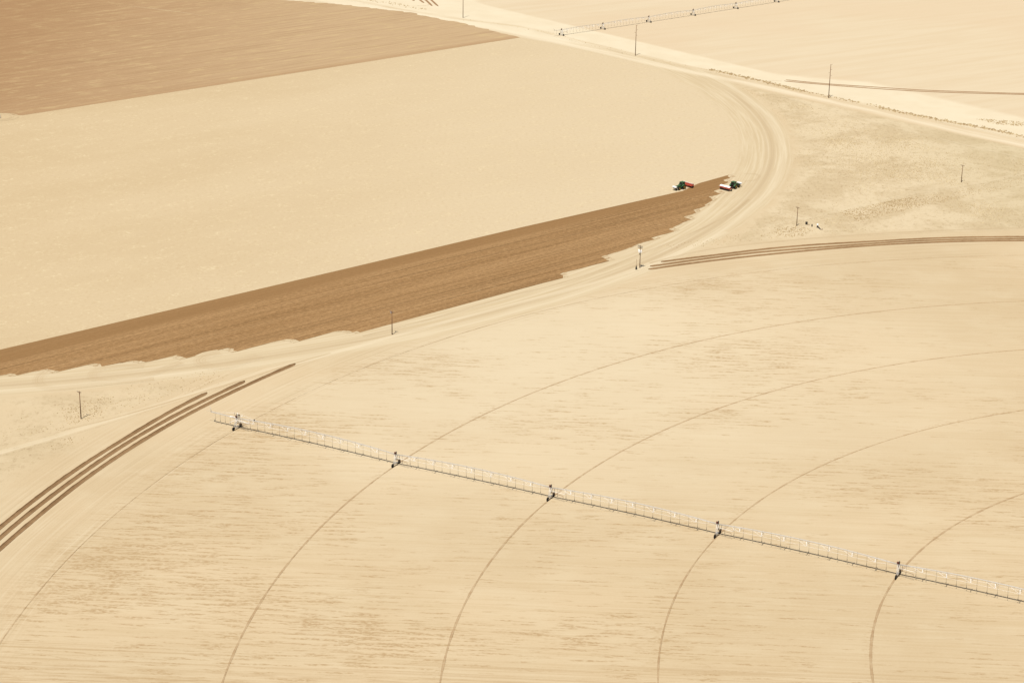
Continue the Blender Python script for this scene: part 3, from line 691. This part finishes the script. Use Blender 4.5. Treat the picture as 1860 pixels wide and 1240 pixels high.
make_pole(at(1154, 101.5), 19.8, 'tall pole on the road verge in front of the distant sprinkler machine', tall=True, rz=R(-5), group='tall poles along the dirt road')
make_pole(at(841, 32.8), 20.0, 'tall pole at the top edge beside the corner of the brown field', tall=True, rz=R(-5), group='tall poles along the dirt road')

# meter post by the transformer pole
root = empty('meter_post', at(1155.8, 489.5), R(-20), 'thin post with a black meter box standing beside the transformer pole', 'meter post')
mb = MB(); mb.tube([(0, 0, 0), (0, 0, 4.6)], .055, 8); me = mb.mesh('post'); me.materials.append(M_wood); obj('post', me, None, root)
mb = MB(); mb.box((0, -.18, .62), (.62, .42, 1.15), bev=.03); mb.box((0, -.14, 1.45), (.34, .26, .5), bev=.03); mb.lathe([(.12, 0), (.14, .06), (.08, .12)], (0, -.30, 1.45), 'Y', 10)
me = mb.mesh('meter_box'); me.materials.append(M_dark); obj('meter_box', me, None, root)

# well equipment at the corner of the near field
root = empty('control_panel', at(1464.8, 408), R(-20), 'black electrical panel on short legs right of the single crossarm pole', 'control panel')
mb = MB(); mb.box((0, 0, .82), (1.0, .5, 1.05), bev=.03); me = mb.mesh('cabinet'); me.materials.append(M_dark); cb = obj('cabinet', me, None, root)
mb = MB(); mb.box((0, -.27, .82), (.86, .04, .92), bev=.01); mb.box((.3, -.31, .85), (.05, .05, .2)); me = mb.mesh('door'); me.materials.append(M_dark); obj('door', me, None, cb)
for x in (-.4, .4):
    mb = MB(); mb.box((x, 0, .15), (.1, .1, .3)); me = mb.mesh('leg'); me.materials.append(M_dark); obj('leg', me, None, root)
mb = MB(); mb.tube([(.45, -.1, .10), (1.6, -.55, .10), (1.75, -.6, .10)], .06, 6); me = mb.mesh('conduit'); me.materials.append(M_rust); obj('conduit', me, None, root)
root = empty('chemical_tank', at(1474.8, 411.6), 0, 'small upright black cylinder between the panel and the well pump', 'tank')
mb = MB(); mb.lathe([(.24, 0), (.26, .06), (.26, 1.0), (.18, 1.12)], (0, 0, 0), 'Z', 16); me = mb.mesh('tank_body'); me.materials.append(M_dark); obj('tank_body', me, None, root)
mb = MB(); mb.lathe([(.10, 0), (.10, .1), (.06, .14)], (0, 0, 1.10), 'Z', 10); me = mb.mesh('cap'); me.materials.append(M_rust); obj('cap', me, None, root)
root = empty('well_pump', at(1484.8, 413.2), 0, 'black well pump with a white motor cap and a bent discharge pipe', 'pump')
mb = MB(); mb.lathe([(.5, 0), (.5, .15), (.30, .2), (.28, .75), (.36, .8), (.36, 1.0)], (0, 0, 0), 'Z', 16); me = mb.mesh('pump_head'); me.materials.append(M_dark); obj('pump_head', me, None, root)
mb = MB(); mb.lathe([(.40, 0), (.46, .05), (.46, .55), (.36, .72), (.15, .78)], (0, 0, 1.0), 'Z', 16); me = mb.mesh('motor_cap'); me.materials.append(M_white); obj('motor_cap', me, None, root)
d1 = at(1489.8, 416.8) - at(1484.8, 413.2); d2 = at(1494.8, 417.2) - at(1484.8, 413.2)
mb = MB(); mb.tube([(0, 0, .62), (d1.x*.3, d1.y*.3, .6), (d1.x*.75, d1.y*.75, .42), (d1.x, d1.y, .24)], .20, 8); me = mb.mesh('discharge_pipe'); me.materials.append(M_dark); obj('discharge_pipe', me, None, root)
mb = MB(); mb.tube([(d1.x+.05, d1.y-.5, .16), (d1.x*.5+d2.x*.5, d1.y*.5+d2.y*.5-.25, .14), (d2.x, d2.y+.5, .12)], .15, 8); me = mb.mesh('buried_pipe'); me.materials.append(M_rust); obj('buried_pipe', me, None, root)

# pivot point cabinet at the far left edge, on its bare pad
strip('turning_track', arc(at(2, 213), 5.5, -1.9, 2.4, 40), 1.3, .065, m_trk)
strip('turning_track', arc(at(2, 213), 9.0, -1.6, 1.9, 40), 1.1, .065, m_trk)
sheet('bare_pad', arc(at(-4, 212.5), 8.5, 0, 2*math.pi, 40)[:-1], .055, m_land)
pc = at(-3.4, 214.3)
root = empty('electrical_cabinet', pc, R(-10), 'white electrical cabinet half cut off at the left edge of the photo', 'cabinet')
mb = MB(); mb.box((0, 0, 1.15), (2.3, 1.3, 1.9), bev=.05); me = mb.mesh('housing'); me.materials.append(M_white); hb = obj('housing', me, None, root)
mb = MB(); mb.box((-.5, -.67, 1.15), (.9, .04, 1.6), bev=.01); me = mb.mesh('door'); me.materials.append(M_white); obj('door', me, None, hb)
mb = MB(); mb.box((0, 0, .1), (2.7, 1.7, .2), bev=.03); me = mb.mesh('plinth'); me.materials.append(M_concrete); obj('plinth', me, None, root)

# ------------------------------------------------------------------ tractors and seed drills
def tractor_wheel(r, w):
    mb = MB()
    mb.lathe([(r*.60, -w*.5), (r*.86, -w*.52), (r*.97, -w*.40), (r, 0), (r*.97, w*.40), (r*.86, w*.52), (r*.60, w*.5)], (0, 0, 0), 'Y', 28, 0)
    mb.lathe([(.08, -w*.50), (r*.25, -w*.50), (r*.40, -w*.40), (r*.64, -w*.53), (r*.645, w*.53), (r*.40, w*.40), (r*.25, w*.50), (.08, w*.50)], (0, 0, 0), 'Y', 28, 1)
    for i in range(22):
        a = 2*math.pi*i/22; s = 1 if i % 2 else -1
        mb.box((math.cos(a)*r*1.0, s*w*.24, math.sin(a)*r*1.0), (.09, w*.5, .06), Matrix.Rotation(-a, 3, 'Y') @ Matrix.Rotation(s*.5, 3, 'X'), 0)
    me = mb.mesh('wheel'); me.materials.append(M_rub); me.materials.append(M_yellow); return me
TW_R, TW_F = tractor_wheel(1.0, .62), tractor_wheel(.74, .48)
def part(name, mb, mat, parent):
    me = mb.mesh(name)
    for m in (mat if isinstance(mat, (list, tuple)) else [mat]): me.materials.append(m)
    return obj(name, me, None, parent)
def make_tractor():
    """origin on the ground under the rear axle, nose towards +x"""
    t = empty('tractor', (0, 0, 0))
    mb = MB(); mb.prism([(-.6, .75), (-.75, 1.25), (-.3, 1.5), (.6, 1.45), (.9, 1.0), (3.6, .95), (3.6, .70), (.8, .62)], -.38, .38); mb.box((0, 0, 1.0), (.5, 1.9, .45)); mb.box((2.9, 0, .72), (.4, 1.6, .28)); part('chassis', mb, M_dark, t)
    mb = MB(); mb.prism([(.95, 1.05), (.95, 1.95), (1.6, 1.98), (3.3, 1.80), (3.72, 1.62), (3.78, 1.05)], -.44, .44); mb.box((2.2, 0, 1.93), (2.3, .55, .12), Matrix.Rotation(R(5), 3, 'Y'), bev=.04); part('hood', mb, M_green, t)
    mb = MB(); mb.box((3.80, 0, 1.32), (.06, .7, .5), bev=.02); part('grille', mb, M_dark, t)
    mb = MB(); mb.prism([(-.85, 1.35), (-.78, 2.85), (.72, 2.88), (1.0, 1.45)], -.78, .78); part('cab', mb, M_glass, t)
    mb = MB()
    for x0, x1 in ((-.85, -.76), (1.02, .74)):
        for y in (-.78, .78): mb.tube([(x0, y, 1.3), (x1, y, 2.88)], .065, 6)
    for y in (-.80, .80): mb.tube([(.15, y, 1.35), (.05, y, 2.88)], .05, 6)
    part('cab_frame', mb, M_green, t)
    mb = MB(); mb.box((-.03, 0, 2.98), (1.95, 1.85, .22), bev=.08); part('roof', mb, M_green, t)
    for s in (-1, 1):
        mb = MB(); o = [(1.22*math.cos(a)-.02, 1.0+1.2*math.sin(a)) for a in [R(25), R(55), R(85), R(115), R(145), R(165)]]; i_ = [(x*.93, 1.0+(z-1.0)*.93) for x, z in o][::-1]
        mb.prism(o + i_, s*.72 if s > 0 else -1.42, 1.42 if s > 0 else -.72); part('fender', mb, M_green, t)
        w = obj('wheel', TW_R, None, t); w.location = (0, s*1.12, 1.0)
        w = obj('wheel', TW_F, None, t); w.location = (2.9, s*1.02, .75)
        mb = MB(); mb.box((1.15, s*.6, 1.0), (.7, .28, .5), bev=.05); part('fuel_tank', mb, M_green, t)
    mb = MB(); mb.tube([(1.35, -.5, 1.9), (1.35, -.5, 3.0)], .07, 8); part('exhaust', mb, M_dark, t)
    mb = MB(); mb.box((4.75, 0, 1.55), (.95, 2.3, .62), bev=.12); ft_ = part('front_tank', mb, M_white, t)
    mb = MB(); mb.box((4.4, 0, .92), (1.3, .9, .25)); mb.box((4.75, .7, 1.1), (.6, .15, .35)); mb.box((4.75, -.7, 1.1), (.6, .15, .35)); part('mounting_bracket', mb, M_dark, ft_)
    mb = MB(); mb.box((-.95, 0, .62), (.6, .9, .14)); mb.tube([(-.6, -.35, 1.1), (-1.25, -.4, .6)], .06, 6); mb.tube([(-.6, .35, 1.1), (-1.25, .4, .6)], .06, 6); part('hitch', mb, M_dark, t)
    return t
def make_drill():
    """seed drill 6 m wide across y, origin on the ground below its middle, pulled towards +x"""
    t = empty('seed_drill', (0, 0, 0)); W = 6.1
    mb = MB(); mb.prism([(-.55, .86), (-.74, 1.05), (-.74, 1.72), (.20, 2.06), (.30, 1.6), (.2, .95)], -W/2, W/2); part('hopper', mb, M_red, t)
    mb = MB(); mb.prism([(-.80, 1.735), (-.76, 1.80), (-.05, 2.14), (.26, 2.22), (.30, 2.09), (.24, 2.085)], -W/2-.05, W/2+.05); part('hopper_lid', mb, M_white, t)
    mb = MB(); mb.box((.9, 0, .85), (.16, W, .16)); mb.box((-.1, 0, .72), (.16, W, .16))
    for y in (-2.6, -.9, .9, 2.6): mb.box((.4, y, .8), (1.1, .12, .14))
    mb.box((.78, 0, 1.12), (.75, W*.98, .09)); part('frame', mb, M_red, t)
    mb = MB(); mb.tube([(.95, -1.1, .8), (3.0, 0, .62)], .08, 6); mb.tube([(.95, 1.1, .8), (3.0, 0, .62)], .08, 6); mb.box((3.1, 0, .62), (.5, .16, .12)); part('drawbar', mb, M_red, t)
    for y in [-2.85 + 5.7*i/15 for i in range(16)]:
        mb = MB(); mb.lathe([(.05, -.03), (.24, -.015), (.24, .015), (.05, .03)], (.25, y, .23), 'Y', 14); mb.tube([(.1, y, .75), (.25, y, .25)], .035, 5); mb.tube([(-.05, y+.03, 1.0), (.15, y+.03, .3)], .03, 5); part('opener_disc', mb, M_dark, t)
    for y in [-2.7 + 5.4*i/6 for i in range(7)]:
        mb = MB(); mb.lathe([(.1, -.26), (.34, -.24), (.36, 0), (.34, .24), (.1, .26)], (-.62, y, .36), 'Y', 18, 0); mb.lathe([(.05, -.27), (.12, -.275), (.12, .275), (.05, .27)], (-.62, y, .36), 'Y', 10, 1); part('press_wheel', mb, (M_rub, M_red), t)
    for s in (-1, 1):
        mb = MB(); mb.lathe([(.22, -.17), (.44, -.18), (.47, 0), (.44, .18), (.22, .17)], (.55, s*(W/2+.28), .47), 'Y', 20, 0); mb.lathe([(.06, -.13), (.23, -.1), (.23, .1), (.06, .13)], (.55, s*(W/2+.28), .47), 'Y', 16, 1); part('end_wheel', mb, (M_rub, M_white), t)
        mb = MB(); mb.prism([(-.66, .9), (-.76, 1.74), (.25, 2.09), (.5, .9)], s*(W/2+.03) if s > 0 else -(W/2+.09), W/2+.09 if s > 0 else -(W/2+.03)); part('end_panel', mb, M_red, t)
    mb = MB(); mb.box((-.85, 0, .62), (.32, W*.9, .05)); mb.tube([(-.7, -W*.45, .62), (-.62, -W*.45, 1.3)], .03, 5); mb.tube([(-.7, W*.45, .62), (-.62, W*.45, 1.3)], .03, 5); part('footboard', mb, M_dark, t)
    return t
def copy_tree(o, parent=None):
    c = o.copy(); col.objects.link(c); c.parent = parent
    for ch in list(o.children): copy_tree(ch, c)
    return c
def place(o, p, rz, label, cat, group):
    o.location = (p.x, p.y, .05); o.rotation_euler = (0, 0, rz); o['label'] = label; o['category'] = cat; o['group'] = group
    if cat == 'tractor': o.scale = (1.14, 1.14, 1.14)
tr1 = make_tractor(); tr2 = copy_tree(tr1); dr1 = make_drill(); dr2 = copy_tree(dr1)
GT, GD = 'tractors working in the field', 'seed drills pulled by the tractors'
place(tr1, at(1239.0, 343.0), R(42.5+180), 'green tractor heading left along the edge of the ploughed strip', 'tractor', GT)
place(dr1, at(1249.8, 339.2), R(42.5+180), 'red seed drill with its hopper behind the left-going tractor', 'seed drill', GD)
place(tr2, at(1332.0, 342.6), R(52), 'green tractor turning on the bare headland at the strip end', 'tractor', GT)
place(dr2, at(1317.5, 345.3), R(44), 'red seed drill seen from behind, white lid, at the ragged strip end', 'seed drill', GD)
